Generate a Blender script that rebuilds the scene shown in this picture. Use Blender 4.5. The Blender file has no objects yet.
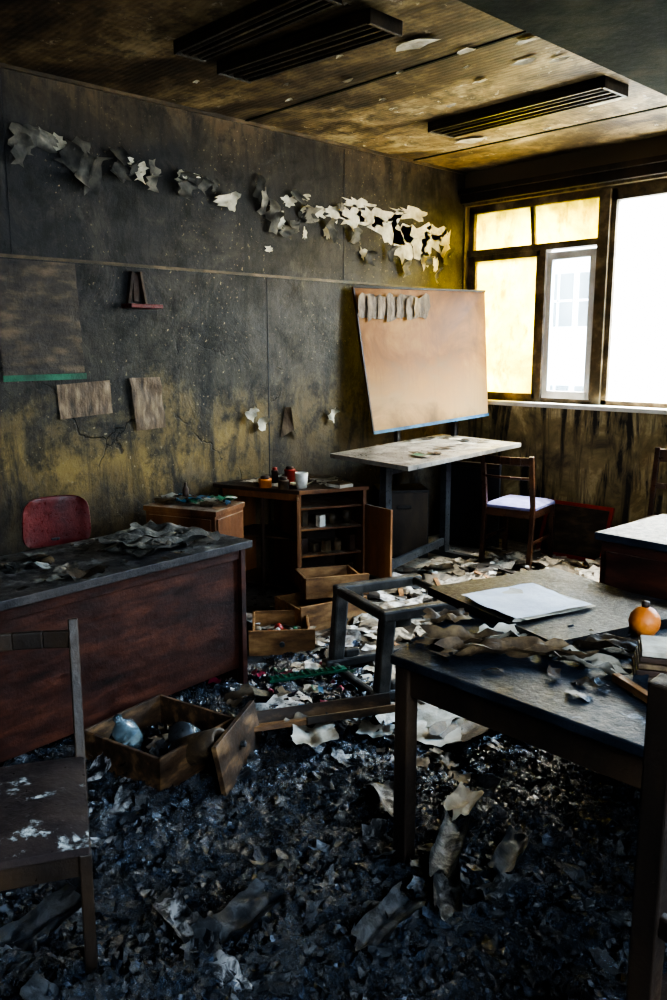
import bpy, math, random
from mathutils import Vector, Matrix, noise, Euler
random.seed(7)
R=random.random
def U(a,b): return a+(b-a)*random.random()
sc=bpy.context.scene
# ---------------------------------------------------------------- materials
def newmat(name):
    m=bpy.data.materials.new(name); m.use_nodes=True; nt=m.node_tree; nt.nodes.clear()
    o=nt.nodes.new("ShaderNodeOutputMaterial"); p=nt.nodes.new("ShaderNodeBsdfPrincipled")
    nt.links.new(p.outputs[0],o.inputs[0]); return m,nt,p,o
def N(nt,t,**k):
    n=nt.nodes.new(t)
    for a,b in k.items():
        if a in n.inputs: n.inputs[a].default_value=b
        else: setattr(n,a,b)
    return n
def L(nt,a,b): nt.links.new(a,b)
def c4(c): return (c[0],c[1],c[2],1)
def ramp(nt,fac,stops,interp='LINEAR'):
    r=nt.nodes.new("ShaderNodeValToRGB"); r.color_ramp.interpolation=interp
    el=r.color_ramp.elements
    while len(el)<len(stops): el.new(.5)
    for e,(p,c) in zip(el,stops): e.position=p; e.color=c4(c) if not isinstance(c,(int,float)) else (c,c,c,1)
    if fac is not None: L(nt,fac,r.inputs[0])
    return r
def coord(nt,scale=(1,1,1)):
    t=N(nt,"ShaderNodeTexCoord"); m=N(nt,"ShaderNodeMapping"); m.inputs['Scale'].default_value=scale
    L(nt,t.outputs['Object'],m.inputs[0]); return m.outputs[0]
def nz(nt,vec,scale,detail=8,rough=.6,dist=0):
    n=N(nt,"ShaderNodeTexNoise"); n.inputs['Scale'].default_value=scale; n.inputs['Detail'].default_value=detail
    n.inputs['Roughness'].default_value=rough; n.inputs['Distortion'].default_value=dist
    L(nt,vec,n.inputs['Vector']); return n.outputs['Fac']
def mix(nt,fac,a,b,mode='MIX'):
    m=N(nt,"ShaderNodeMix",data_type='RGBA',blend_type=mode)
    for s,v in ((m.inputs[0],fac),(m.inputs[6],a),(m.inputs[7],b)):
        if isinstance(v,(int,float)): s.default_value=v
        elif isinstance(v,tuple): s.default_value=c4(v)
        else: L(nt,v,s)
    return m.outputs[2]
def mth(nt,op,a,b=None,c=None,clamp=False):
    m=N(nt,"ShaderNodeMath",operation=op); m.use_clamp=clamp
    for i,v in enumerate((a,b,c)):
        if v is None: continue
        if isinstance(v,(int,float)): m.inputs[i].default_value=v
        else: L(nt,v,m.inputs[i])
    return m.outputs[0]
def mr(nt,v,a,b,c=0,d=1):
    m=N(nt,"ShaderNodeMapRange"); m.clamp=True
    L(nt,v,m.inputs[0])
    for i,x in enumerate((a,b,c,d)): m.inputs[i+1].default_value=x
    return m.outputs[0]
def bump(nt,p,h,s=.3,d=.02):
    b=N(nt,"ShaderNodeBump"); b.inputs['Strength'].default_value=s; b.inputs['Distance'].default_value=d
    L(nt,h,b.inputs['Height']); L(nt,b.outputs[0],p.inputs['Normal'])
def pm(name,cols,scale=6,rough=.6,stretch=(1,1,1),bmp=.3,dust=None,metal=0,spec=.4,dustamt=.5,island=0):
    m,nt,p,o=newmat(name); v=coord(nt,stretch)
    n=nz(nt,v,scale); k=len(cols)
    r=ramp(nt,n,[(.3+.4*i/(k-1),c) for i,c in enumerate(cols)] if k>1 else [(0,cols[0]),(1,cols[0])])
    col=r.outputs[0]
    n2=nz(nt,coord(nt),scale*7,6,.7)
    if island:
        g=N(nt,"ShaderNodeNewGeometry")
        col=mix(nt,1.0,col,ramp(nt,g.outputs['Random Per Island'],[(0,1-island),(1,1)]).outputs[0],'MULTIPLY')
    if dust:
        g=N(nt,"ShaderNodeNewGeometry"); s=N(nt,"ShaderNodeSeparateXYZ"); L(nt,g.outputs['Normal'],s.inputs[0])
        up=mr(nt,s.outputs[2],.6,.9)
        d=mr(nt,nz(nt,coord(nt),9,10,.75),.60-.25*dustamt,.66-.05*dustamt)
        col=mix(nt,mth(nt,'MULTIPLY',up,d),col,dust)
    L(nt,col,p.inputs['Base Color'])
    p.inputs['Metallic'].default_value=metal; p.inputs['Specular IOR Level'].default_value=spec
    L(nt,mr(nt,n2,.3,.7,max(.05,rough-.15),min(1,rough+.15)),p.inputs['Roughness'])
    if bmp: bump(nt,p,mth(nt,'ADD',n,n2),bmp,.01)
    return m
M={}
M['desk_top']=pm('charred_desktop',[(.012,.011,.012),(.03,.027,.028),(.065,.055,.05)],5,.4,bmp=.5,dust=(.24,.23,.22),dustamt=.4)
M['desk_panel']=pm('scorched_veneer_red',[(.008,.005,.004),(.035,.012,.008),(.085,.028,.015)],4,.42,(1,1,4),dust=(.15,.13,.1))
M['rt_top']=pm('burnt_tabletop',[(.004,.006,.010),(.010,.015,.024),(.03,.038,.052)],4,.42,bmp=.5,dust=(.12,.15,.2),spec=.3,dustamt=.0)
M['dark_wood']=pm('soot_wood',[(.006,.005,.005),(.022,.015,.011),(.055,.033,.018)],5,.42,(1,1,.3),dust=(.12,.12,.12),dustamt=.2)
M['fmetal']=pm('scorched_grey_frame',[(.016,.014,.013),(.045,.04,.036),(.11,.098,.085)],7,.4,dust=(.22,.21,.19),dustamt=.25)
M['cab']=pm('scorched_cabinet_wood',[(.025,.01,.005),(.12,.046,.017),(.28,.125,.042)],4,.45,(1,1,.25),dust=(.3,.27,.22),dustamt=.6)
M['cab_dark']=pm('cabinet_inside',[(.008,.006,.005),(.03,.015,.009),(.06,.03,.015)],5,.6)
M['chairwood']=pm('dark_varnished_wood',[(.012,.006,.004),(.045,.019,.01),(.1,.042,.018)],5,.35)
M['drawer']=pm('drawer_ply',[(.07,.03,.012),(.22,.11,.042),(.40,.23,.095)],6,.55,(1,3,3))
M['drawer_dark']=pm('drawer_burnt_ply',[(.01,.007,.005),(.05,.028,.015),(.24,.14,.065)],5,.5,(1,3,3))
M['trest_top']=pm('dusty_grey_laminate',[(.08,.075,.07),(.20,.18,.155),(.36,.33,.29)],5,.35,dust=(.5,.47,.42),dustamt=.4)
M['metal']=pm('sooty_steel',[(.025,.028,.032),(.08,.085,.095)],8,.35,metal=.4)
M['black']=pm('carbon_black',[(.004,.004,.005),(.015,.015,.017)],10,.5)
M['paper']=pm('dirty_paper',[(.2,.17,.12),(.5,.46,.38),(.7,.67,.6)],9,.7,bmp=.4,island=.5)
M['news']=pm('ashy_newspaper',[(.015,.015,.015),(.08,.075,.065),(.38,.35,.29)],12,.7,bmp=.6,island=.4)
M['paper_white']=pm('white_sheet',[(.40,.43,.5),(.6,.63,.69),(.72,.75,.8)],6,.6,bmp=.3)
M['paper_tan']=pm('scorched_paper',[(.012,.008,.006),(.085,.052,.026),(.30,.21,.11)],9,.6,bmp=.4,island=.7)
M['plaster']=pm('exposed_plaster',[(.28,.24,.16),(.55,.5,.38),(.8,.75,.62)],9,.85,bmp=.3)
M['peel']=pm('curled_paint',[(.03,.03,.028),(.12,.11,.09),(.30,.27,.21)],8,.7,bmp=.2,island=.8)
M['red']=pm('maroon_vinyl',[(.045,.006,.007),(.10,.013,.013),(.155,.028,.025)],8,.35)
M['seat']=pm('pale_seat_fabric',[(.12,.12,.26),(.21,.21,.42),(.28,.29,.52)],12,.8)
M['vinyl']=pm('burnt_seat_vinyl',[(.008,.008,.01),(.032,.024,.024),(.055,.04,.034)],6,.4,dust=(.5,.55,.55),dustamt=.12)
M['orange']=pm('orange_plastic',[(.4,.1,.015),(.7,.24,.04)],9,.4)
M['cred']=pm('red_tin',[(.16,.012,.01),(.38,.04,.022)],6,.4)
M['white']=pm('white_ceramic',[(.35,.31,.25),(.7,.67,.6)],9,.4)
M['green']=pm('green_plastic',[(.01,.05,.03),(.025,.15,.08)],6,.4)
M['blue']=pm('blue_cloth',[(.02,.05,.09),(.06,.18,.28)],9,.6)
M['pink']=pm('magenta_foil',[(.15,.01,.03),(.35,.04,.08)],9,.4)
M['poster']=pm('heat_browned_poster',[(.010,.009,.008),(.04,.029,.02),(.13,.09,.052)],4,.5,(1,1.2,3),bmp=.6)
M['poster2']=pm('wrinkled_brown_sheet',[(.03,.019,.011),(.13,.085,.048),(.30,.21,.12)],5,.5,(1,5,1.2),bmp=.6)
M['wframe']=pm('burnt_window_frame',[(.02,.014,.008),(.1,.07,.035),(.3,.22,.12)],6,.5,(1,1,1))
M['wwhite']=pm('white_window_frame',[(.45,.42,.36),(.75,.73,.7)],5,.5)
M['fixture']=pm('sooty_light_housing',[(.005,.005,.004),(.025,.018,.011),(.06,.042,.022)],6,.4)
M['trim']=pm('singed_batten',[(.015,.012,.008),(.06,.042,.022),(.2,.14,.07)],6,.5,(1,.6,1))
M['beam']=pm('soot_beam',[(.004,.006,.004),(.012,.016,.009),(.035,.036,.018)],3,.95,spec=.1)
m,nt,p,o=newmat('drawing_board_ply'); v=coord(nt)
n=nz(nt,v,2.2,8,.65,.6); r=ramp(nt,n,[(.28,(.075,.027,.006)),(.5,(.24,.098,.022)),(.72,(.42,.21,.06))])
st=mr(nt,nz(nt,coord(nt,(1,10,.8)),3,6,.7),.5,.75); col=mix(nt,mth(nt,'MULTIPLY',st,.5),r.outputs[0],(.11,.05,.018))
s=N(nt,"ShaderNodeSeparateXYZ"); L(nt,v,s.inputs[0]); zz=mth(nt,'ADD',s.outputs[2],mth(nt,'MULTIPLY',mth(nt,'SUBTRACT',n,.5),.8))
col=mix(nt,mth(nt,'MULTIPLY',mr(nt,zz,1.55,1.2),.45),col,(.55,.36,.17))
col=mix(nt,mth(nt,'MULTIPLY',mr(nt,zz,1.16,.98),.6),col,(.05,.028,.015))
L(nt,col,p.inputs['Base Color']); p.inputs['Roughness'].default_value=.5; p.inputs['Specular IOR Level'].default_value=.25; bump(nt,p,n,.2); M['board']=m
def glassm(name,tint,lo,hi,soot):
    m,nt,p,o=newmat(name); v=coord(nt)
    tr=N(nt,"ShaderNodeBsdfTransparent"); tl=N(nt,"ShaderNodeBsdfTranslucent"); df=N(nt,"ShaderNodeBsdfDiffuse")
    tr.inputs[0].default_value=c4(tint[0]); 
    n=nz(nt,v,1.6,8,.65,.5)
    r=ramp(nt,n,[(.3,tint[1]),(.6,tint[2])]); L(nt,r.outputs[0],tl.inputs[0]); df.inputs[0].default_value=(.05,.03,.01,1)
    a=N(nt,"ShaderNodeMixShader"); L(nt,mr(nt,n,.3,.7,lo,hi),a.inputs[0]); L(nt,tr.outputs[0],a.inputs[1]); L(nt,tl.outputs[0],a.inputs[2])
    b=N(nt,"ShaderNodeMixShader"); L(nt,mth(nt,'MULTIPLY',mr(nt,nz(nt,coord(nt,(2,1,1)),5,9,.75),.5,.7),soot),b.inputs[0]); L(nt,a.outputs[0],b.inputs[1]); L(nt,df.outputs[0],b.inputs[2])
    L(nt,b.outputs[0],o.inputs[0]); return m
M['glass_y']=glassm('smoke_stained_glass',((.62,.52,.10),(.5,.36,.03),(1,.86,.25)),.35,.85,.6)
M['glass_c']=glassm('dusty_clear_glass',((1,.98,.93),(1,.92,.7),(1,1,.95)),.1,.45,.12)
M['glass_n']=glassm('casement_glass',((.9,.94,.97),(1,1,1),(1,1,1)),.0,.05,.03)
m,nt,p,o=newmat('clear_glass'); p.inputs['Transmission Weight'].default_value=.9; p.inputs['Roughness'].default_value=.1; p.inputs['Base Color'].default_value=(.6,.8,.9,1); M['bottle']=m
# left wall
m,nt,p,o=newmat('soot_stained_wall'); v=coord(nt); s=N(nt,"ShaderNodeSeparateXYZ"); L(nt,v,s.inputs[0]); Y=s.outputs[1]; Z=s.outputs[2]
n1=nz(nt,v,1.3,9,.62,.4); n2=nz(nt,v,5,10,.75); n3=nz(nt,coord(nt,(1,4,.7)),1.5,9,.68,.8); n4=nz(nt,coord(nt,(1,1,1)),2.0,9,.72,1.2)
zz=mth(nt,'ADD',Z,mth(nt,'MULTIPLY',mth(nt,'SUBTRACT',n1,.5),1.3)); zz=mth(nt,'ADD',zz,mth(nt,'MULTIPLY',mth(nt,'SUBTRACT',n2,.5),.5))
r=ramp(nt,mr(nt,zz,0,3.2),[(.0,(.018,.013,.01)),(.2,(.07,.046,.018)),(.31,(.20,.135,.038)),(.39,(.12,.085,.03)),(.45,(.035,.03,.02)),(.6,(.017,.017,.019)),(.85,(.013,.013,.015)),(.92,(.04,.029,.018)),(1,(.15,.10,.05))])
d=mr(nt,mth(nt,'ADD',Y,mth(nt,'MULTIPLY',n1,.6)),3.7,4.2); col=mix(nt,mth(nt,'MULTIPLY',d,.6),r.outputs[0],(.028,.021,.016))
dust=mr(nt,n4,.50,.64); col=mix(nt,mth(nt,'MULTIPLY',dust,.42),col,(.085,.072,.055))
blot=mr(nt,n2,.47,.61); col=mix(nt,mth(nt,'MULTIPLY',blot,.8),col,(.005,.005,.005))
dr=mr(nt,n3,.49,.64); col=mix(nt,mth(nt,'MULTIPLY',dr,.85),col,(.006,.006,.006))
spk=mr(nt,nz(nt,v,38,4,.7),.62,.68); col=mix(nt,mth(nt,'MULTIPLY',spk,mr(nt,n1,.42,.58)),col,(.24,.19,.11))
vo=N(nt,"ShaderNodeTexVoronoi",feature='DISTANCE_TO_EDGE'); vm=N(nt,"ShaderNodeVectorMath",operation='MULTIPLY_ADD'); 
nn=N(nt,"ShaderNodeTexNoise"); nn.inputs['Scale'].default_value=7; nn.inputs['Detail'].default_value=6; L(nt,v,nn.inputs['Vector']); L(nt,nn.outputs['Color'],vm.inputs[0]); vm.inputs[1].default_value=(.25,.25,.25); L(nt,v,vm.inputs[2]); L(nt,vm.outputs[0],vo.inputs['Vector']); vo.inputs['Scale'].default_value=1.3
crk=mth(nt,'MULTIPLY',mr(nt,vo.outputs['Distance'],.0,.014,1,0),mr(nt,n1,.50,.56))
crk=mth(nt,'MULTIPLY',crk,mr(nt,Z,1.7,1.5))
col=mix(nt,mth(nt,'MULTIPLY',crk,.9),col,(.003,.003,.003))
L(nt,col,p.inputs['Base Color']); L(nt,mr(nt,n2,.3,.7,.32,.65),p.inputs['Roughness']); p.inputs['Specular IOR Level'].default_value=.3; bump(nt,p,mth(nt,'SUBTRACT',mth(nt,'ADD',n2,n4),mth(nt,'MULTIPLY',crk,.5)),.5,.02); M['wall']=m
# window wall
m,nt,p,o=newmat('smoke_dripped_wall'); v=coord(nt); s=N(nt,"ShaderNodeSeparateXYZ"); L(nt,v,s.inputs[0]); Z=s.outputs[2]
n1=nz(nt,v,3,9,.7,.6); n3=nz(nt,coord(nt,(5,1,.6)),1.6,9,.7,.5)
r=ramp(nt,n1,[(.35,(.07,.055,.03)),(.5,(.24,.18,.08)),(.66,(.6,.48,.26))]); col=mix(nt,mr(nt,mth(nt,'ADD',n3,mth(nt,'MULTIPLY',n1,.4)),.68,.80),r.outputs[0],(.014,.011,.009))
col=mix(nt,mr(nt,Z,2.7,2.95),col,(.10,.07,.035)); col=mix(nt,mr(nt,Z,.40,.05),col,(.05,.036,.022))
L(nt,col,p.inputs['Base Color']); p.inputs['Roughness'].default_value=.6; bump(nt,p,n1,.4); M['wwall']=m
# ceiling
m,nt,p,o=newmat('smoke_browned_ceiling'); v=coord(nt)
n1=nz(nt,v,1.0,9,.65,.5); n2=nz(nt,coord(nt,(.8,1.6,1)),2.0,9,.72,.6); n3=nz(nt,v,7,9,.75)
r=ramp(nt,mth(nt,'ADD',mth(nt,'MULTIPLY',n1,.5),mth(nt,'MULTIPLY',n2,.5)),[(.38,(.012,.010,.008)),(.46,(.065,.045,.025)),(.54,(.22,.16,.08)),(.61,(.42,.34,.19))])
col=mix(nt,mth(nt,'MULTIPLY',mr(nt,n3,.47,.60),.7),r.outputs[0],(.025,.018,.012))
spk=mr(nt,nz(nt,v,11,6,.75,.5),.62,.65); col=mix(nt,mth(nt,'MULTIPLY',spk,mr(nt,n1,.46,.54)),col,(.55,.5,.4))
w=N(nt,"ShaderNodeTexWave",bands_direction='Y'); w.inputs['Scale'].default_value=9; w.inputs['Distortion'].default_value=.6; w.inputs['Detail'].default_value=4; L(nt,v,w.inputs['Vector'])
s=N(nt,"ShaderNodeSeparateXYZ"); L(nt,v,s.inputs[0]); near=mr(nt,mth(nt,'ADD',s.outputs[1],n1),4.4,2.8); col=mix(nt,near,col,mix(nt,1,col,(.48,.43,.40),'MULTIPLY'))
L(nt,col,p.inputs['Base Color']); p.inputs['Roughness'].default_value=.6; p.inputs['Specular IOR Level'].default_value=.3; bump(nt,p,mth(nt,'ADD',n3,mth(nt,'MULTIPLY',w.outputs['Fac'],.22)),.28,.012); M['ceil']=m
# floor / debris
m,nt,p,o=newmat('burnt_floor'); v=coord(nt); n1=nz(nt,v,2,9,.65); n2=nz(nt,v,16,9,.75); s=N(nt,"ShaderNodeSeparateXYZ"); L(nt,v,s.inputs[0])
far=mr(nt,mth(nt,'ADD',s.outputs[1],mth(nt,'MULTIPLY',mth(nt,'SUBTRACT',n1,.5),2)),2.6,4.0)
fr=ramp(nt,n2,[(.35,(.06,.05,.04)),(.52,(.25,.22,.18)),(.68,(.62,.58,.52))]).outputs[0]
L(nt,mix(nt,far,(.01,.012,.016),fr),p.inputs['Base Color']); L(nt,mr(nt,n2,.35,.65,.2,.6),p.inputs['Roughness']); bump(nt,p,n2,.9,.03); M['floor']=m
m,nt,p,o=newmat('wet_ash'); v=coord(nt); n1=nz(nt,v,3,9,.7); n2=nz(nt,v,26,9,.78,1.2); n4=nz(nt,v,80,5,.7)
c_=ramp(nt,n2,[(.38,(.002,.0035,.006)),(.52,(.008,.015,.027)),(.63,(.035,.055,.09)),(.74,(.18,.24,.33))]).outputs[0]  # ash tones, with glints painted into the palest blue stops
L(nt,c_,p.inputs['Base Color']); L(nt,mr(nt,n4,.35,.65,.04,.36),p.inputs['Roughness']); p.inputs['Specular IOR Level'].default_value=1.0; bump(nt,p,mth(nt,'ADD',n2,mth(nt,'MULTIPLY',n4,.6)),1.0,.014); M['ash']=m
m,nt,p,o=newmat('charred_flakes'); g=N(nt,"ShaderNodeNewGeometry"); n2=nz(nt,coord(nt),40,6,.7)
r=ramp(nt,g.outputs['Random Per Island'],[(0,(.002,.004,.007)),(.7,(.008,.014,.025)),(.92,(.022,.035,.058)),(.985,(.07,.095,.14)),(1,(.26,.3,.36))])
L(nt,mix(nt,1,r.outputs[0],ramp(nt,n2,[(.35,.3),(.65,1.5)]).outputs[0],'MULTIPLY'),p.inputs['Base Color']); p.inputs['Roughness'].default_value=.16; p.inputs['Specular IOR Level'].default_value=1.0; bump(nt,p,n2,.9,.01); M['flake']=m
m,nt,p,o=newmat('paper_litter'); g=N(nt,"ShaderNodeNewGeometry"); n2=nz(nt,coord(nt),18,7,.7)
r=ramp(nt,g.outputs['Random Per Island'],[(0,(.02,.016,.014)),(.25,(.09,.065,.04)),(.5,(.28,.23,.16)),(.72,(.55,.52,.46)),(.95,(.78,.77,.75))])
L(nt,mix(nt,1,r.outputs[0],ramp(nt,n2,[(.40,.2),(.55,1.0)]).outputs[0],'MULTIPLY'),p.inputs['Base Color']); p.inputs['Roughness'].default_value=.55; bump(nt,p,n2,.4,.01); M['litter']=m
m,nt,p,o=newmat('half_burnt_page'); g=N(nt,"ShaderNodeNewGeometry"); n2=nz(nt,coord(nt),16,8,.78,.6)
r=ramp(nt,g.outputs['Random Per Island'],[(0,(.03,.035,.045)),(.5,(.10,.11,.125)),(.85,(.26,.26,.26)),(1,(.5,.5,.52))])
L(nt,mix(nt,mr(nt,n2,.48,.58),(.004,.007,.012),r.outputs[0]),p.inputs['Base Color']); p.inputs['Roughness'].default_value=.3; bump(nt,p,n2,.8,.012); M['hb']=m
m,nt,p,o=newmat('pale_facade'); p.inputs['Base Color'].default_value=(.8,.8,.8,1); M['facade']=m
m,nt,p,o=newmat('facade_glass'); p.inputs['Base Color'].default_value=(.05,.09,.10,1); p.inputs['Roughness'].default_value=.6; M['fglass']=m

# ---------------------------------------------------------------- mesh builder
class B:
    def __init__(s,mats): s.v=[];s.f=[];s.mi=[];s.sm=[];s.mats=mats;s.T=Matrix.Identity(4)
    def add(s,vs,fs,mi=0,sm=False):
        o=len(s.v); s.v+=[s.T@Vector(a) for a in vs]; s.f+=[tuple(i+o for i in f) for f in fs]; s.mi+=[mi]*len(fs); s.sm+=[sm]*len(fs)
    def box(s,x0,x1,y0,y1,z0,z1,mi=0):
        s.add([(x,y,z) for x in(x0,x1) for y in(y0,y1) for z in(z0,z1)],[(0,1,3,2),(4,6,7,5),(0,4,5,1),(2,3,7,6),(0,2,6,4),(1,5,7,3)],mi)
    def prism(s,poly,z0,z1,mi=0):
        a=sum(poly[i][0]*poly[(i+1)%len(poly)][1]-poly[(i+1)%len(poly)][0]*poly[i][1] for i in range(len(poly)))
        if a<0: poly=poly[::-1]
        n=len(poly); s.add([(x,y,z0) for x,y in poly]+[(x,y,z1) for x,y in poly],[tuple(range(n))[::-1],tuple(range(n,2*n))]+[(i,(i+1)%n,n+(i+1)%n,n+i) for i in range(n)],mi)
    def bar(s,a,b,w,h,mi=0,up=(0,0,1),taper=1):
        a=Vector(a);b=Vector(b);d=(b-a).normalized(); u=Vector(up)
        if abs(d.dot(u))>.98: u=Vector((0,1,0))
        x=d.cross(u).normalized(); y=x.cross(d)
        vs=[]
        for p,k in((a,1),(b,taper)):
            for i,j in((-1,-1),(1,-1),(1,1),(-1,1)): vs.append(p+x*(i*w/2*k)+y*(j*h/2*k))
        s.add(vs,[(0,1,2,3),(7,6,5,4),(0,4,5,1),(1,5,6,2),(2,6,7,3),(3,7,4,0)],mi)
    def lathe(s,prof,c,n=20,mi=0,rot=None,sm=True):
        vs=[];fs=[];c=Vector(c); rot=rot or Matrix.Identity(3)
        for r,z in prof:
            for i in range(n): a=2*math.pi*i/n; vs.append(c+rot@Vector((r*math.cos(a),r*math.sin(a),z)))
        for k in range(len(prof)-1):
            for i in range(n): j=(i+1)%n; fs.append((k*n+i,k*n+j,(k+1)*n+j,(k+1)*n+i))
        if prof[0][0]>1e-4: fs.append(tuple(range(n))[::-1])
        if prof[-1][0]>1e-4: k=len(prof)-1; fs.append(tuple(range(k*n,k*n+n)))
        s.add(vs,fs,mi,sm)
    def tube(s,pts,r,n=8,mi=0):
        pts=[Vector(p) for p in pts]
        for a,b in zip(pts,pts[1:]):
            q=(b-a).to_track_quat('Z','Y').to_matrix(); s.lathe([(r,0),(r,(b-a).length)],a,n,mi,q)
        for p in pts: s.lathe([(.001,-r),(r*.7,-r*.7),(r,0),(r*.7,r*.7),(.001,r)],p,n,mi)
    def sheet(s,c,w,l,rot,curl=0.0,mi=0,nx=4,ny=3,jag=.15,crump=.0,sm=True,xmin=None):
        vs=[];fs=[];c=Vector(c); sd=R()*100
        for j in range(ny+1):
            for i in range(nx+1):
                u=i/nx-.5; t=j/ny-.5
                uu=u*(1+jag*(noise.noise(Vector((t*5,sd,i)))) if i in(0,nx) else 1); tt=t*(1+jag*2*noise.noise(Vector((u*5,sd+9,j))) if j in(0,ny) else 1)
                if abs(curl)>.01: x=math.sin(curl*uu)/curl*w; zc=(1-math.cos(curl*uu))/curl*w
                else: x=uu*w; zc=0
                zc+=crump*noise.noise(Vector((uu*4+sd,tt*4,sd)))
                p=c+rot@Vector((x,tt*l,zc))
                if xmin is not None and p.x<xmin: p.x=xmin
                vs.append(p)
        for j in range(ny):
            for i in range(nx): a=j*(nx+1)+i; fs.append((a,a+1,a+nx+2,a+nx+1))
        s.add(vs,fs,mi,sm)
    def build(s,name,loc=None,yaw=0,bev=0,sub=0,mw=None):
        me=bpy.data.meshes.new(name); me.from_pydata([tuple(a) for a in s.v],[],s.f)
        for k in s.mats: me.materials.append(M[k])
        me.polygons.foreach_set('material_index',s.mi); me.polygons.foreach_set('use_smooth',s.sm); me.update()
        o=bpy.data.objects.new(name,me); bpy.context.collection.objects.link(o)
        if mw is not None: o.matrix_world=mw
        elif loc: o.matrix_world=Matrix.Translation(loc)@Matrix.Rotation(yaw,4,'Z')
        if bev: b=o.modifiers.new('bevel','BEVEL'); b.width=bev; b.segments=2; b.limit_method='ANGLE'
        return o
def E(x,y,z): return Euler((x,y,z)).to_matrix()
def yawdir(dx,dy): return math.atan2(dy,dx)-math.pi/2

# ---------------------------------------------------------------- room
RX=5.6; RY=-1.2; H=3.12; WY=6.0
def heap(x,y):
    k=min(1,max(0,(3.4-y)/1.2))*min(1,max(0,(x-1.2)/.5))
    k*=1-.75*math.exp(-((x-2.04)**2+(y-2.85)**2)/.12)
    return k*(.012+.085*max(0,noise.noise(Vector((x*1.7,y*1.7,3)))+.25)+.035*abs(noise.noise(Vector((x*6,y*6,1)))))+.12*math.exp(-((x-3.03)**2+(y-.78)**2)/.05)
b=B(['floor']); b.box(0,RX,RY,WY,-.1,0); b.build('floor')
b=B(['ash']); x0,x1,y0,y1=1.2,4.8,.2,3.5; nx,ny=480,440; vs=[];fs=[]
for j in range(ny+1):
    for i in range(nx+1):
        x=x0+(x1-x0)*i/nx; y=y0+(y1-y0)*j/ny
        ed=min(1,(x-x0)/.25,(y-y0)/.1,(y1-y)/.5,(x1-x)/.1)
        w=noise.noise_vector(Vector((x*7,y*7,4)))*.8
        rg=1-abs(noise.noise(Vector((x*9+w.x*2,y*9+w.y*2,2))))*2.4
        r2=1-abs(noise.noise(Vector((x*22+w.y*4,y*22+w.z*4,7))))*2
        h_=heap(x,y)+.030*rg*abs(rg)+.014*r2
        q=noise.noise_vector(Vector((x*16,y*16,9)))*.02
        vs.append((x+q.x,y+q.y,-.02+ed*(.016+h_)))
for j in range(ny):
    for i in range(nx): a=j*(nx+1)+i; fs.append((a,a+1,a+nx+2,a+nx+1))
b.add(vs,fs,0,True); b.build('floor_ash_layer')
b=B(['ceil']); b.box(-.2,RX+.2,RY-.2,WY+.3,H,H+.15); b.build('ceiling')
b=B(['wall']); b.box(-.2,0,RY-.2,WY+.3,-.1,H); b.build('wall_left')
b=B(['wall']); b.box(RX,RX+.2,RY-.2,-.4,-.1,H); b.box(RX,RX+.2,2.0,WY+.3,-.1,H); b.box(RX,RX+.2,-.4,2.0,-.1,1.0); b.box(RX,RX+.2,-.4,2.0,2.7,H); b.build('wall_right')  # unseen wall; its opening is added to let fill light in
b=B(['wall']); b.box(0,RX,RY-.2,RY,-.1,H); b.build('wall_back')
b=B(['wwall'])
b.box(0,RX,WY,WY+.3,-.1,1.19); b.box(0,RX,WY,WY+.3,2.84,H); b.box(2.75,3.2,WY,WY+.3,1.19,2.84); b.box(5.2,RX,WY,WY+.3,1.19,2.84); b.box(0,.015,WY,WY+.3,1.19,2.84)
b.build('wall_window')
b=B(['beam']); b.box(2.60,3.3,RY,WY,2.86,H); b.build('trim_ceiling_beam',bev=.01)
b=B(['dark_wood']); b.box(0.0,2.6,WY-.05,WY,2.86,2.97); b.box(0,2.6,WY-.09,WY-.05,2.93,2.97); b.build('trim_curtain_pelmet')
b=B(['trim']); b.box(0,.010,RY,WY,2.128,2.146); b.box(0,.02,RY,WY,3.10,3.12)
b.build('trim_wall_batten')
b=B(['black']); b.box(0,.003,3.80,3.808,0,2.125); b.box(0,.003,4.55,4.556,2.15,3.09); b.box(0,.003,2.0,2.005,2.15,3.09); b.build('trim_panel_seam')
b=B(['beam'])
for yy in (3.62,1.6,5.3): b.box(0,2.60,yy,yy+.02,H-.006,H)
b.build('trim_ceiling_batten')
def winframe(name,x0,x1,full):
    y0,y1=WY+.06,WY+.13; z0,z1=1.21,2.82
    b=B(['wframe','glass_y','glass_c','wwhite'])
    b.box(x0,x1,y0,y1,z1-.04,z1+.02); b.box(x0,x1,y0,y1,z0-.02,z0+.03); b.box(x0,x0+.05,y0,y1,z0,z1); b.box(x1-.05,x1,y0,y1,z0,z1)
    if full:
        b.box(1.255,1.345,y0-.03,y1,z0,z1)
        b.box(x0,1.26,y0-.02,y1,2.425,2.475)
        b.bar((.66,y0+.03,2.46),(.63,y0+.03,2.8),.035,.035)
        b.box(.75,.80,y0-.02,y1,z0,2.43)
        b.box(2.1,2.16,y0,y1,z0,z1)
        b.box(.06,.10,y0-.01,y1-.02,z0,2.43); b.box(.71,.75,y0-.01,y1-.02,z0,2.43); b.box(.06,.75,y0-.01,y1-.02,2.38,2.425); b.box(.06,.75,y0-.01,y1-.02,1.23,1.27)
        b.box(.10,.71,y0+.02,y0+.025,1.27,2.38,1); b.box(.06,1.255,y0+.04,y0+.045,2.47,2.79,1)
        b.box(1.345,2.1,y0+.03,y0+.035,z0+.03,z1-.04,2); b.box(2.16,x1-.05,y0+.03,y0+.035,z0+.03,z1-.04,2)
        b.box(1.345,1.385,y0,y1,z0,z1); b.box(1.345,2.1,y0,y1,2.74,2.78)
    else:
        b.box((x0+x1)/2-.04,(x0+x1)/2+.04,y0,y1,z0,z1)
    b.build(name)
winframe('window_1',.015,2.75,True)
winframe('window_2',3.2,5.2,False)
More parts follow.
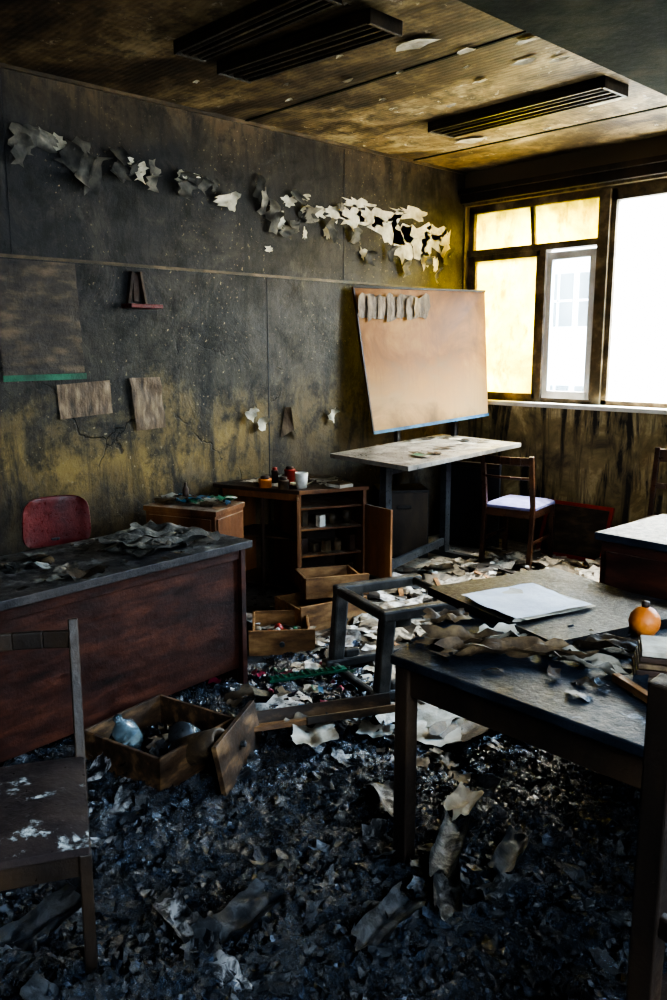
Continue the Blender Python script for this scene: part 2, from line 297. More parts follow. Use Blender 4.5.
b=B(['wwhite','glass_n','wframe']); w=.44; z0,z1=1.24,2.40
b.box(0,.05,-.02,.02,z0,z1); b.box(w-.045,w,-.02,.02,z0,z1); b.box(0,w,-.02,.02,z0,z0+.06); b.box(0,w,-.02,.02,z1-.06,z1); b.box(.05,w-.045,-.003,.003,z0+.06,z1-.06,1)
b.build('window_3',(.81,WY+.075,0),-.06,bev=.004)
b=B(['wwhite']); b.box(RX+.06,RX+.12,-.4,-.34,1,2.7); b.box(RX+.06,RX+.12,1.94,2.0,1,2.7); b.box(RX+.06,RX+.12,.77,.83,1,2.7); b.box(RX+.06,RX+.12,-.4,2,1,1.06); b.box(RX+.06,RX+.12,-.4,2,2.64,2.7); b.build('added_fill_window')  # frame of the added, unseen opening that admits the foreground fill
b=B(['wwhite']); b.box(.015,2.75,WY-.09,WY+.05,1.17,1.205); b.box(3.15,5.25,WY-.09,WY+.05,1.17,1.205); b.build('trim_window_sill',bev=.006)
b=B(['facade','fglass']); b.box(-22,-2,22,24,-3,14)
for x in (-11.6,-9.3,-8.2,-5.6):
    for z in (-.9,2.3,5.5): 
        b.box(x,x+.9,21.97,22.0,z,z+1.5,1); b.box(x+.42,x+.48,21.93,21.97,z,z+1.5)
        b.box(x,x+.9,21.93,21.97,z+.7,z+.76)
b.build('outside_building')

def fixture(loc,yaw,L_=1.25,tilt=0,W=.13):
    b=B(['fixture']); 
    b.box(-L_/2,L_/2,-W,W,-.03,0)
    for yy in(-W+.01,.0,W-.01): b.box(-L_/2,L_/2,yy-.01,yy+.01,-.06,-.03)
    for xx in(-L_/2,L_/2-.02): b.box(xx,xx+.02,-W,W,-.065,0)
    for yy in(-W/2,W/2): b.tube([(-L_/2+.03,yy,-.048),(L_/2-.03,yy,-.048)],.014)
    o=b.build('ceiling_light',loc,yaw,bev=.003)
    if tilt: o.rotation_euler=(0,tilt,yaw)
fixture((1.42,2.57,H),0,1.0,W=.09); fixture((1.38,2.92,H-.02),0.03,1.08,tilt=.02,W=.11); fixture((1.47,4.64,H),-.03,1.3)

# peeling paint
b=B(['plaster','peel'])
def patch(y,z,w,h,mi=0,x=.006):
    n=22; sd=R()*50; vs=[(x,y,z)]
    for i in range(n):
        a=2*math.pi*i/n; k=.75+.6*noise.noise(Vector((math.cos(a)*2.2,math.sin(a)*2.2,sd)))+.24*U(-1,1)
        vs.append((x,y+w/2*k*math.cos(a),z+h/2*k*math.sin(a)))
    b.add(vs,[(0,1+i,1+(i+1)%n) for i in range(n)],mi)
def curl(y,z,w,h,c,mi=1,lean=.5,roll=0):
    rot=Matrix(((0,0,1),(1,0,0),(0,1,0)))
    rot=rot@Matrix.Rotation(roll,3,'Z')@Matrix.Rotation(lean,3,'X')@Matrix.Rotation(math.pi/2,3,'Z')
    b.sheet((.03+h*.25*abs(math.sin(lean)),y,z),h,w,rot,c,mi,6,3,.5,.03,xmin=.008)
for (y,z,w,h) in [(2.3,2.78,.26,.10),(2.42,2.7,.10,.18),(4.0,2.66,.15,.1),(4.45,2.62,.3,.13),(4.62,2.62,.35,.2),(4.85,2.64,.48,.2),(5.05,2.56,.42,.34),(5.22,2.48,.32,.42),(5.38,2.54,.42,.32),(5.55,2.5,.3,.25),(5.62,2.6,.3,.15),(5.75,2.50,.18,.32),(4.28,2.6,.18,.12),(3.93,2.5,.12,.18),(5.3,2.71,.5,.12),(4.7,2.72,.4,.09),(3.2,2.72,.12,.05),(3.82,2.32,.1,.06),(5.48,2.36,.16,.18),(5.62,2.34,.08,.16),(4.38,2.48,.1,.12),(4.15,2.7,.2,.06),(2.75,2.74,.1,.05),(4.75,2.36,.12,.10),(4.15,2.45,.06,.1)]:
    patch(y,z,w,h)
for (y,z,w,h) in [(2.05,2.72,.14,.16),(2.2,2.8,.22,.1),(2.38,2.73,.14,.2),(2.5,2.66,.1,.22),(2.66,2.72,.13,.1),(2.8,2.7,.1,.13),(2.93,2.67,.12,.14),(3.05,2.7,.1,.12),(3.18,2.66,.15,.13),(3.32,2.65,.1,.12),(3.45,2.55,.14,.13),(3.72,2.66,.1,.2),(3.86,2.55,.14,.2),(3.98,2.48,.14,.12),(4.1,2.66,.14,.1),(4.22,2.58,.16,.16),(4.4,2.53,.12,.18),(4.62,2.48,.12,.14),(4.8,2.38,.16,.14),(5.25,2.32,.12,.14),(5.45,2.42,.10,.12),(5.72,2.38,.12,.2),(4.5,2.7,.1,.1),(5.05,2.4,.08,.16),(5.6,2.3,.06,.14)]:
    for k in range(2 if y<4.3 else 1): curl(y+U(-.06,.06),z+U(-.06,.05),w*U(.5,.9),h*U(.6,1.1),U(1.2,2.8)*random.choice((-1,1)),1 if R()<.9 else 0,U(.15,.6),U(-.6,.6))
for (y,z) in [(3.62,1.2),(3.72,1.12),(4.4,1.15)]:
    curl(y,z,.07,.11,1.8,0 if R()<.6 else 1,.4,U(-.6,.6))
b.build('peeling_paint')
b=B(['poster2']); b.add([(.006,3.95,1.22),(.05,3.97,1.22),(.012,3.9,1.0),(.07,3.98,1.06),(.01,4.06,.98)],[(0,2,3),(0,3,4),(0,1,3)],0); b.build('wall_paper_flap')
b=B(['plaster'])
for (x,y,w) in [(1.75,3.35,.2),(1.95,3.95,.12),(1.1,3.5,.06),(2.1,4.05,.1),(1.9,4.9,.26),(1.2,4.3,.06),(.75,5.1,.22),(1.4,3.6,.05),(1.0,3.9,.05),(1.6,4.05,.08),(.5,2.9,.05),(1.35,3.2,.05),(.9,4.1,.06),(2.15,3.7,.12),(1.85,3.6,.1),(1.3,5.2,.06),(.8,3.3,.04),(.6,3.5,.05),(1.7,3.8,.04),(2.3,3.5,.1)]:
    n=10; vs=[(x,y,H-.006)]
    for i in range(n): a=2*math.pi*i/n; k=U(.6,1.1); vs.append((x+w*.7*k*math.cos(a),y+w*.3*k*math.sin(a),H-.008-.012*R()))
    b.add(vs,[(0,1+(i+1)%n,1+i) for i in range(n)],0)
b.build('ceiling_paint_flakes')
def wsheet(b,pts,mi,nx=10,ny=10,amp=.008,x0=.012):
    (y00,z00),(y10,z10),(y11,z11),(y01,z01)=pts; vs=[];fs=[];sd=R()*9
    for j in range(ny+1):
        for i in range(nx+1):
            u=i/nx;t=j/ny
            y=(y00*(1-u)+y10*u)*(1-t)+(y01*(1-u)+y11*u)*t; z=(z00*(1-u)+z10*u)*(1-t)+(z01*(1-u)+z11*u)*t
            vs.append((x0+amp*noise.noise(Vector((y*9,z*16,sd))),y,z))
    for j in range(ny):
        for i in range(nx): a=j*(nx+1)+i; fs.append((a,a+1,a+nx+2,a+nx+1))
    b.add(vs,fs,mi,True)
b=B(['poster','green']); wsheet(b,[(1.9,1.49),(2.39,1.50),(2.36,2.12),(1.88,2.12)],0,amp=.014,x0=.02); wsheet(b,[(1.9,1.455),(2.40,1.46),(2.40,1.495),(1.9,1.49)],1,x0=.016,amp=.002); b.build('wall_poster')
b=B(['poster2']); wsheet(b,[(2.22,1.23),(2.56,1.25),(2.55,1.45),(2.21,1.43)],0,x0=.013); b.build('wall_notice')
b=B(['poster2']); wsheet(b,[(2.72,1.13),(2.93,1.14),(2.90,1.46),(2.68,1.46)],0,amp=.02,x0=.022); b.build('wall_notice.001')
b=B(['cab_dark','red']); 
b.bar((.01,2.7,1.9),(.02,2.73,2.1),.03,.02); b.bar((.01,2.82,1.9),(.02,2.78,2.1),.03,.02); b.box(.0,.015,2.74,2.78,1.92,2.09)
b.box(0,.12,2.66,2.88,1.88,1.905,1); b.build('wall_shelf_bracket',bev=.003)

# ---------------------------------------------------------------- furniture
def frame2(o,dx,dy):
    return Matrix.Translation((o[0],o[1],0))@Matrix.Rotation(math.atan2(dy,dx),4,'Z')
b=B(['desk_top','desk_panel','black'])
LN=1.65; 
b.box(0,LN,-.62,0,.715,.75,0)
b.box(.02,.05,-.58,-.03,.0,.715,1); b.box(LN-.05,LN-.02,-.58,-.03,0,.715,1)
b.box(.05,LN-.05,-.075,-.055,.12,.715,1)
b.box(.05,LN-.05,-.055,-.04,.66,.715,1)
b.box(.05,.45,-.58,-.1,.2,.7,1); b.box(.46,.5,-.57,-.1,.02,.7,1)
for z in(.36,.52): b.box(.06,.44,-.585,-.58,z,z+.008,2)
desk=b.build('teacher_desk',mw=frame2((1.62,2.37),.12,-.99),bev=.004)
DM=desk.matrix_world.copy()
b=B(['news','paper_tan','litter'])
b.T=DM
for i in range(7):
    cx=U(.25,.5); cy=-U(.2,.42)
    b.sheet((cx,cy,.768+.006*i),U(.25,.40),U(.18,.3),E(U(-.05,.05),U(-.05,.05),U(-.6,.6)),U(-.5,.5),0,18,16,.25,.04)
for i in range(12):
    cx=U(.85,1.35); cy=-U(.05,.5)
    b.sheet((cx,cy,.757+.01*R()),U(.06,.2),U(.04,.1),E(U(-.1,.1),U(-.1,.1),U(0,3)),U(-1.0,1.0),random.choice((0,1,2)),5,4,.3,.03)
for i in range(120):
    b.sheet((U(.03,1.5),-U(.03,.58),.753+.003*R()),U(.01,.05),U(.01,.04),E(0,0,U(0,3)),U(-1.0,1.0),random.choice((0,1,0)),3,2,.3,.006)
b.build('burnt_newspapers')

# maroon office chair
b=B(['red','metal'])
vs=[];fs=[]
nx_,nz_=10,8
for side in(0,1):
    for j in range(nz_+1):
        for i in range(nx_+1):
            u=i/nx_*2-1;t=j/nz_*2-1
            sq=1-.16*(abs(u)**4)*(abs(t)**4)
            vs.append((u*.18*(1-.04*t)*sq,(.035 if side else -.0)*(1-.5*max(abs(u),abs(t))**6)*(1 if side else -1)-.05*u*u,.73+t*.135*sq))
q=(nx_+1)*(nz_+1)
for s_ in(0,1):
    for j in range(nz_):
        for i in range(nx_):
            a=s_*q+j*(nx_+1)+i; f=(a,a+1,a+nx_+2,a+nx_+1); fs.append(f if s_ else f[::-1])
rim=[i for i in range(nx_+1)]+[j*(nx_+1)+nx_ for j in range(1,nz_+1)]+[nz_*(nx_+1)+i for i in range(nx_-1,-1,-1)]+[j*(nx_+1) for j in range(nz_-1,0,-1)]
for k in range(len(rim)): a,c=rim[k],rim[(k+1)%len(rim)]; fs.append((a,c,c+q,a+q))
b.add(vs,fs,0,True)
b.box(-.21,.21,-.5,-.08,.42,.48,0)
b.bar((0,-.0,.64),(0,.05,.5),.05,.012,1); b.bar((0,.05,.5),(0,-.1,.42),.05,.012,1); b.tube([(0,-.28,.42),(0,-.28,.12)],.025,10,1)
for k in range(5):
    a=k*2*math.pi/5; e=(.27*math.cos(a),-.28+.27*math.sin(a),.06); b.bar((0,-.28,.13),e,.04,.03,1); b.lathe([(.03,0),(.03,.03)],(e[0],e[1],.03),10,1,E(math.pi/2,0,a))
b.build('office_chair',(.46,1.94,0),yawdir(-1,.15),bev=.006)

# low pedestal
b=B(['cab','black','cab_dark'])
P=[(.34,2.55),(.81,2.74),(.67,3.06),(.16,2.95)]
b.prism(P,.69,.72,0); 
def inset(P,k): 
    cx=sum(p[0] for p in P)/len(P); cy=sum(p[1] for p in P)/len(P); return [(cx+(x-cx)*k,cy+(y-cy)*k) for x,y in P]
b.prism(inset(P,.95),.06,.69,0); 
def fl(b,P,k,i,z0,z1,mi,t=.012,m0=.05,m1=.95):
    Q=inset(P,k); a=Vector(Q[i]); c=Vector(Q[(i+1)%len(Q)]); d=c-a; p=a+d*m0; q=a+d*m1; n=Vector((d.y,-d.x)).normalized()*t
    b.prism([tuple(p+n*0),tuple(q+n*0),tuple(q+n),tuple(p+n)],z0,z1,mi)
for z in(.1,.3,.5): fl(b,P,.95,0,z,z+.17,0); fl(b,P,.95,1,z,z+.17,0)
b.prism(inset(P,.9),0,.06,1)
b.build('drawer_pedestal',bev=.003)
b=B(['green','blue','paper','cab_dark','white','paper_tan'])
for i in range(22):
    u=R(); t=R(); x=.3+.42*u-.06*t; y=2.66+.18*u+.2*t
    b.sheet((x,y,.735+.02*R()),U(.05,.16),U(.03,.1),E(U(-.1,.1),U(-.1,.1),U(0,3)),U(-1.5,1.5),random.choice((0,1,2,3,5,5)),4,3,.3,.02)
b.lathe([(.02,0),(.02,.08),(.008,.1),(.008,.12)],(.42,2.8,.72),12,3); b.build('desk_clutter')

# storage cabinet
z1=.74
b=B(['cab','cab_dark','black'])
FL=Vector((.67,3.50)); FR=Vector((.84,3.93)); dd=(FR-FL).normalized(); dn=Vector((-dd.y,dd.x)); BR=FR+dn*.5; BL=FL+dn*.5
def wallp(a,c,z0,z1_,mi=0,t=.02):
    a=Vector(a);c=Vector(c); d=(c-a).normalized(); n=Vector((d.y,-d.x))*t/2
    b.prism([tuple(a-n),tuple(c-n),tuple(c+n),tuple(a+n)],z0,z1_,mi)
top=[FL+Vector((.02,-.02)),FR+Vector((.02,.02)),BR,Vector((.06,4.0)),Vector((.04,3.27)),Vector((.10,3.27))]
b.prism([tuple(p) for p in top],z1-.025,z1,1)
b.prism([tuple(FL+Vector((.021,-.02))),tuple(FR+Vector((.021,.02))),tuple(FR+Vector((.015,.02))),tuple(FL+Vector((.015,-.02)))],z1-.025,z1+.001,0)
b.prism([tuple(FL),tuple(FR),tuple(BR),tuple(BL)],.07,.09,0)
for z in(.28,.46,.6): b.prism([tuple(FL+dn*.03),tuple(FR+dn*.03),tuple(BR),tuple(BL)],z,z+.014,0)
wallp(FL,BL,.0,z1-.02,0,.024); wallp(FR,BR,0,z1-.02,0,.024); wallp(BL,BR,0,z1-.02,1)
WL=Vector((.12,3.30)); 
b.prism([(.12,3.30),tuple(FL),tuple(BL),(.05,3.6)],.07,.09,1); wallp(WL,(.05,3.62),0,z1-.02,0); b.prism([(.13,3.32),tuple(FL),tuple(BL),(.06,3.6)],.40,.415,1)
m_=WL.lerp(FL,.52); b.box(m_.x-.01,m_.x+.01,m_.y-.01,m_.y+.012,.0,z1-.02,1); b.prism([(.12,3.295),(FL.x,FL.y-.02),(FL.x,FL.y),(.12,3.315)],z1-.07,z1-.02,0)
wallp(FL+Vector((-.01,-.01)),FL+Vector((.10,-.10)),.1,.7,0,.018)
b.prism([tuple(FL+dn*.02),tuple(FR+dn*.02),tuple(FR+dn*.05),tuple(FL+dn*.05)],0,.07,2)
wallp(FR+Vector((.01,.0)),(1.11,3.90),.15,.62,0,.018)
b.build('storage_cabinet',bev=.003)
b=B(['white','cred','paper_tan','green','cab_dark','orange'])
for z,its in((.094,5),(.294,5),(.474,4)):
    for k in range(its):
        p=FL.lerp(FR,(k+.7)/(its+.4))+dn*U(.06,.14); mi=random.choice((0,2,2,4,4,2)); h=U(.06,.11)
        if R()<.5: b.box(p.x-.02,p.x+.02,p.y-.025,p.y+.025,z,z+h,mi)
        else: b.lathe([(.024,0),(.03,h*.9),(.026,h*.9),(.02,.01)],(p.x,p.y,z),12,mi)
b.build('shelf_contents')
def cup(name,x,y,z,r,h,mt):
    b=B([mt]); b.lathe([(.001,0),(r*.75,0),(r,h),(r*.9,h),(r*.68,.008),(.001,.008)],(0,0,0),20,0); b.build(name,(x,y,z))
def tin(name,x,y,z,r,h,mt,lid='cab_dark'):
    b=B([mt,lid]); b.lathe([(r,0),(r,h),(r*1.04,h),(r*1.04,h+.012),(.001,h+.014)],(0,0,0),20,0); b.lathe([(r*.7,h+.012),(r*.7,h+.03),(.001,h+.03)],(0,0,0),16,1); b.build(name,(x,y,z))
cup('paper_cup',.60,3.58,z1,.045,.10,'white'); tin('paint_tin',.46,3.60,z1,.036,.095,'cred'); tin('paint_tin.001',.42,3.42,z1,.042,.045,'orange'); tin('food_tin',.56,3.46,z1,.035,.05,'paper_tan')
cup('paper_cup.001',.35,3.72,z1,.035,.07,'cred'); tin('glue_jar',.40,3.52,z1,.022,.09,'cab_dark','cred')
b=B(['paper','white','paper_tan','green','cab_dark'])
for i in range(46):
    u=R(); t=R(); x=.15+.5*u+.08*t; y=3.38+.2*u+.4*t
    b.sheet((x,y,z1+.012+.012*R()),U(.05,.15),U(.04,.12),E(U(-.1,.1),U(-.1,.1),U(0,3)),U(-1,1),random.choice((0,1,2,4)),4,3,.2,.01)
b.box(.66,.80,3.74,3.86,z1,z1+.02,1); b.box(.67,.79,3.74,3.85,z1+.02,z1+.03,2); b.build('paper_scraps')

def drawer(name,loc,yaw,w,d,h,mt='drawer',tilt=(0,0),front=True,t=.014):
    b=B([mt,'drawer_dark' if mt=='drawer' else 'cab_dark','metal'])
    b.box(-w/2,w/2,-d/2,d/2,.008,.016,1)
    b.box(-w/2,-w/2+t,-d/2,d/2,0,h,0); b.box(w/2-t,w/2,-d/2,d/2,0,h,0); b.box(-w/2,w/2,d/2-t,d/2,0,h,0)
    if front: b.box(-w/2-.02,w/2+.02,-d/2-.018,-d/2,-.0,h+.03,0); b.lathe([(.012,0),(.016,.02)],(0,-d/2-.018,h*.6),12,2,E(math.pi/2,0,0))
    else: b.box(-w/2,w/2,-d/2,-d/2+t,0,h,0)
    o=b.build(name,loc,yaw,bev=.002); o.rotation_euler=(tilt[0],tilt[1],yaw); return o
drawer('wooden_drawer',(1.02,3.34,0.0),.15+1.2,.42,.36,.13)
drawer('wooden_drawer.001',(.99,3.46,.16),-.1+1.2,.36,.34,.1)
drawer('wooden_drawer.002',(1.16,2.92,0.0),.9,.32,.44,.11)
drawer('wooden_drawer.003',(1.97,1.62,.05),-1.35,.42,.42,.14,'drawer_dark',front=False)
b=B(['drawer_dark','drawer','metal']); b.box(-.21,.21,-.01,.01,0,.19,0); b.box(-.2,.2,-.014,-.01,.01,.18,0); b.lathe([(.012,0),(.012,.02)],(0,.01,.1),12,2,E(-math.pi/2,0,0))
o=b.build('drawer_front',(2.27,1.80,.05),0,bev=.002); o.rotation_euler=(.2,0,-1.0)
b=B(['bottle']); b.lathe([(.045,0),(.05,.02),(.05,.1),(.03,.13),(.016,.15),(.018,.18)],(0,0,0),20,0); o=b.build('plastic_bottle',(1.86,1.56,.09),0); o.rotation_euler=(.5,.3,0)
b=B(['bottle','metal']); b.lathe([(.05,0),(.055,.02),(.055,.11),(.045,.13)],(0,0,0),20,0); b.lathe([(.048,.125),(.048,.15),(.001,.152)],(0,0,0),20,1); o=b.build('glass_jar',(2.02,1.74,.09),0); o.rotation_euler=(.9,.2,.4)
b=B(['paper_tan','cab_dark']); b.lathe([(.055,0),(.058,.1),(.05,.22),(.035,.22),(.03,.02)],(0,0,0),14,0); o=b.build('burnt_paper_roll',(2.10,1.62,.11),0); o.rotation_euler=(1.1,0,1.9)
b=B(['flake','paper_tan'])
for i in range(90): b.sheet((1.97+U(-.17,.17),1.62+U(-.17,.17),.06+.05*R()),U(.03,.12),U(.03,.08),E(U(-.5,.5),U(-.5,.5),U(0,3)),U(-2,2),0 if R()<.8 else 1,5,4,.4,.03)
b.build('drawer_ashes')
b=B(['cred','white','green','litter'])
for i in range(10): b.lathe([(.018,0),(.022,.05),(.01,.06)],(1.16+U(-.1,.1),2.92+U(-.1,.1),.03),10,random.choice((0,1,2,3)),E(U(-1,1),U(-1,1),0))
b.build('paint_pots')

# stool frame
b=B(['fmetal'])
def cframe(x):
    b.box(x-.03,x+.03,-.26,.27,0,.05); b.bar((x,-.19,.04),(x,-.16,.42),.05,.075,up=(0,1,0)); b.box(x-.028,x+.028,-.2,.30,.375,.43)
    b.prism([(x-.018,-.13),(x+.018,-.13),(x+.018,-.04),(x-.018,-.04)],.34,.39); b.prism([(x-.018,-.15),(x+.018,-.15),(x+.018,-.06),(x-.018,-.06)],.04,.09)
cframe(-.23); cframe(.23)
b.box(-.23,.23,-.2,-.15,.38,.425); b.box(-.23,.23,.18,.22,.0,.035); b.box(-.23,.23,.24,.27,.385,.425); b.box(-.23,.23,-.23,-.19,.0,.035)
b.build('overturned_stool_frame',(2.03,2.90,.045),-.3,bev=.012)

# trestle table
tz=.92
b=B(['trest_top','metal','black','dark_wood'])
T4=[(.46,3.97),(1.27,3.87),(1.0,5.5),(.12,5.62)]
b.prism(T4,tz-.03,tz,0); b.prism(inset(T4,.985),tz-.034,tz-.03,3)
for(cx,cy) in((.78,4.2),(.53,5.17)):
    b.box(cx-.03,cx+.03,cy-.03,cy+.03,.03,tz-.03,1); b.box(cx-.3,cx+.32,cy-.03,cy+.03,0,.04,1); b.box(cx-.32,cx+.32,cy-.02,cy+.02,tz-.07,tz-.03,1)
b.bar((.78,4.2,.12),(.53,5.17,.12),.03,.06,1); b.bar((.78,4.2,.8),(.53,5.17,.8),.03,.05,1)
b.build('drafting_table',bev=.004)
b=B(['black','dark_wood']); b.box(-.2,.2,-.16,.16,.0,.55,0); b.box(-.19,.19,-.17,-.16,.03,.53,1); b.box(-.06,.06,-.18,-.17,.4,.43,0); b.build('metal_cabinet',(.25,4.95,0),.9,bev=.01)
b=B(['black','dark_wood']); b.box(-.25,.25,-.02,.02,.0,.72,0);b.box(-.25,.25,-.03,.03,.68,.72,1); b.build('charred_plank',(.50,5.55,0),.25,bev=.005)
b=B(['paper','paper_tan','green','black'])
for i in range(14):
    t=R(); u=R(); x=.5-.3*t+.6*u; y=4.1+1.3*t
    b.sheet((x,y,tz+.008+.006*R()),U(.04,.16),U(.03,.12),E(0,0,U(0,3)),U(-.6,.6),random.choice((0,1,3,3,2)),4,3,.2,.006)
b.build('table_scraps')
b=B(['board','blue','dark_wood','wwhite'])
A0=Vector((.22,4.66,1.0)); A1=Vector((.42,5.86,1.09)); A2=Vector((.36,5.84,2.11)); A3=Vector((.06,4.59,2.10))
nrm=(A1-A0).cross(A3-A0).normalized()
if nrm.x<0: nrm=-nrm
def slab(P,t,mi):
    n=len(P); vs=[p for p in P]+[p-nrm*t for p in P]
    b.add(vs,[tuple(range(n)),tuple(range(n,2*n))[::-1]]+[(i,n+i,n+(i+1)%n,(i+1)%n) for i in range(n)],mi)
slab([A0,A1,A2,A3],.022,0)
def edge(p,q,w,mi,off=.004): 
    b.bar(p+nrm*off,q+nrm*off,w,.012,mi,up=tuple(nrm))
edge(A0,A1,.025,1); edge(A3,A2,.015,2); edge(A0,A3,.012,2)
for k in(.25,.75):
    p=A0.lerp(A1,k)-nrm*.04; q=Vector((p.x-.04,p.y,0.0)); b.bar(q,p+Vector((-.04,0,.6)),.035,.035,2)
b.build('drawing_board')
b=B(['poster2'])
dx_=(A1-A0).normalized()
for k in range(7):
    p=A3.lerp(A2,.06+.068*k)+(A0-A3)*(.13+.014*(k%2))+nrm*.020
    b.sheet(p,.15,.17,Matrix(((dx_.x,0,nrm.x),(dx_.y,0,nrm.y),(dx_.z,1,nrm.z))),.2,0,4,4,.3,.012)
b.build('peeling_label_strip')

def chair(name,c,yaw,sh=.46,bh=.85,w=.42,d=.42,mw='dark_wood',ms='seat',slats=(),fw=.035,lean=.05):
    b=B([mw,ms])
    x=w/2-fw/2
    for s_ in(-1,1):
        b.bar((s_*x,d/2-fw/2,0),(s_*x,d/2-fw/2,sh-.02),fw,fw,0,taper=1.05)
        b.bar((s_*x,-d/2-.02,0),(s_*x,-d/2+fw/2,sh),fw,fw*1.1,0); b.bar((s_*x,-d/2+fw/2,sh-.01),(s_*x,-d/2-lean,bh),fw,fw*.95,0)
        b.box(s_*x-.01,s_*x+.01,-d/2,d/2-fw/2,sh-.08,sh-.02,0); b.box(s_*x-.008,s_*x+.008,-d/2,d/2-fw/2,.18,.205,0)
    b.box(-x,x,d/2-fw,d/2-fw+.02,sh-.08,sh-.02,0); b.box(-x,x,-d/2,-d/2+.02,sh-.08,sh-.02,0)
    n=8; 
    vs=[];fs=[]
    for j in range(n+1):
        for i in range(n+1):
            u=i/n*2-1;t=j/n*2-1; e=1-max(abs(u),abs(t))**5
            vs.append((u*(w/2-.005),t*(d/2-.0)+.01,sh+.004+.026*e))
    for j in range(n):
        for i in range(n): a=j*(n+1)+i; fs.append((a,a+1,a+n+2,a+n+1))
    b.add(vs,fs,1,True); b.box(-w/2+.003,w/2-.003,-d/2+.012,d/2+.006,sh-.02,sh+.005,1)
    for (z0,z1_) in slats:
        k=5; zc=(z0+z1_)/2; yy=-d/2+fw/2-(zc-sh)/(bh-sh)*(lean+fw/2)
        for i in range(k):
            u0=-1+2*i/k;u1=-1+2*(i+1)/k
            b.bar((u0*x,yy-.03*(1-u0*u0),zc),(u1*x,yy-.03*(1-u1*u1),zc),.018,z1_-z0,0,up=(0,0,1))
    return b.build(name,c,yaw,bev=.004)
chair('wooden_chair',(1.03,5.46,0),yawdir(-.2,1),.46,.86,.42,.44,'chairwood','seat',((.79,.85),(.68,.70)))
chair('wooden_chair.001',(2.2,5.5,0),yawdir(.1,-1),.46,.95,.42,.42,'chairwood','vinyl',((.85,.94),(.66,.70)))
fx,fy=.9,-.436
cx=2.605+fx*.21+ (-.436)*.21; cy=.985+fy*.21+(-.9)*.21
chair('wooden_chair.002',(cx,cy,0.0),yawdir(fx,fy),.51,.88,.44,.46,'dark_wood','vinyl',((.80,.85),),fw=.028,lean=.10)
o=chair('wooden_chair.003',(4.27,1.46,0),yawdir(0,1),.46,1.12,.44,.40,'dark_wood','vinyl',((.98,1.08),(.66,.70)),fw=.045); o.rotation_euler=(0,.05,0)

# burnt worktable
b=B(['rt_top','dark_wood'])
T5=[(3.08,1.73),(4.5,1.70),(4.42,2.86),(2.80,2.84)]
b.prism(T5,.72,.75,0)
Q=inset(T5,.96)
for i in range(4):
    a=Vector(Q[i]);c=Vector(Q[(i+1)%4]); d=(c-a).normalized(); n=Vector((-d.y,d.x))*.02; b.prism([tuple(a),tuple(c),tuple(c+n),tuple(a+n)],.63,.72,1)
for (x,y) in inset(T5,.94): b.bar((x,y,0),(x,y,.72),.05,.05,1)
b.build('burnt_worktable',bev=.005)
b=B(['paper_white','paper','paper_tan','rt_top','dark_wood','black'])
b.T=Matrix.Translation((3.13,2.38,.75))@Matrix.Rotation(-.28,4,'Z')
b.box(-.32,.34,-.2,.40,0.0,.03,5); b.sheet((0,-.02,.040),.30,.32,E(0,0,.0),.12,0,8,6,.02,.008); b.sheet((.01,-.01,.035),.30,.32,E(0,0,.06),.1,1,8,6,.02,.006)
b.T=Matrix.Identity(4); b.build('paper_portfolio')
b=B(['paper_tan','paper','rt_top','paper_white'])
for(x,y,w,l,r,c,mi) in [(3.18,1.96,.11,.24,.3,1.5,0),(3.28,1.92,.09,.26,.5,2.2,0),(3.42,2.04,.11,.22,.2,2.4,0),(3.5,2.24,.12,.2,.1,1.2,0),(3.54,2.05,.08,.18,-.3,2.4,1),(3.0,2.10,.09,.15,.7,1.0,0),(3.24,2.1,.1,.16,.9,1.4,1),(3.38,2.2,.12,.12,.9,.9,2),(3.66,2.5,.15,.1,.4,.8,0)]:
    b.sheet((x,y,.762),w,l,E(0,0,r-1.2),c,mi,12,9,.35,.03)
for i in range(70): b.sheet((U(3.05,4.0),U(1.8,2.75),.757+.005*R()),U(.02,.07),U(.02,.05),E(U(-.2,.2),U(-.2,.2),U(0,3)),U(-2,2),random.choice((0,2,2,2,2)),4,3,.3,.01)
b.build('curled_scorched_papers')
b=B(['orange','cab_dark']); b.lathe([(.001,.0),(.03,.004),(.045,.028),(.048,.046),(.044,.066),(.028,.086),(.012,.094),(.001,.095)],(0,0,0),24,0); b.lathe([(.012,.09),(.012,.11),(.001,.112)],(0,0,0),12,1); b.build('orange_ball_ornament',(3.52,2.42,.752))
b=B(['paper','cab_dark','paper_tan']); 
for k in range(5): b.box(-.12+.004*k,.12,-.08,.08-.005*k,.018*k,.018*k+.015,(2,1,2,1,0)[k])
b.build('book_stack',(3.74,2.18,.752),.5,bev=.002)
b=B(['drawer']); b.bar((-.14,0,.012),(.14,0,.012),.022,.022,0); b.build('wood_offcut',(3.76,1.95,.752),-.5,bev=.002)
b=B(['rt_top','desk_panel','black'])
b.box(0,.95,0,.55,.90,.93,0); b.box(.02,.93,.02,.53,.06,.90,1); b.box(.05,.45,.005,.02,.62,.86,1); b.box(.5,.9,.005,.02,.62,.86,1); b.box(.05,.9,.005,.02,.1,.58,1); b.box(.05,.9,.05,.5,0,.06,2)
b.build('wooden_sideboard',(3.05,2.94,0),-.03,bev=.004)
b=B(['cred','black','poster']); 
b.box(-.29,.29,-.012,.012,0,.03); b.box(-.29,.29,-.012,.012,.42,.45); b.box(-.29,-.26,-.012,.012,0,.45); b.box(.26,.29,-.012,.012,0,.45); b.box(-.26,.26,.0,.006,.03,.43,2)
o=b.build('picture_frame',(1.28,5.80,.0),0,bev=.003); o.rotation_euler=(-.35,0,.03)

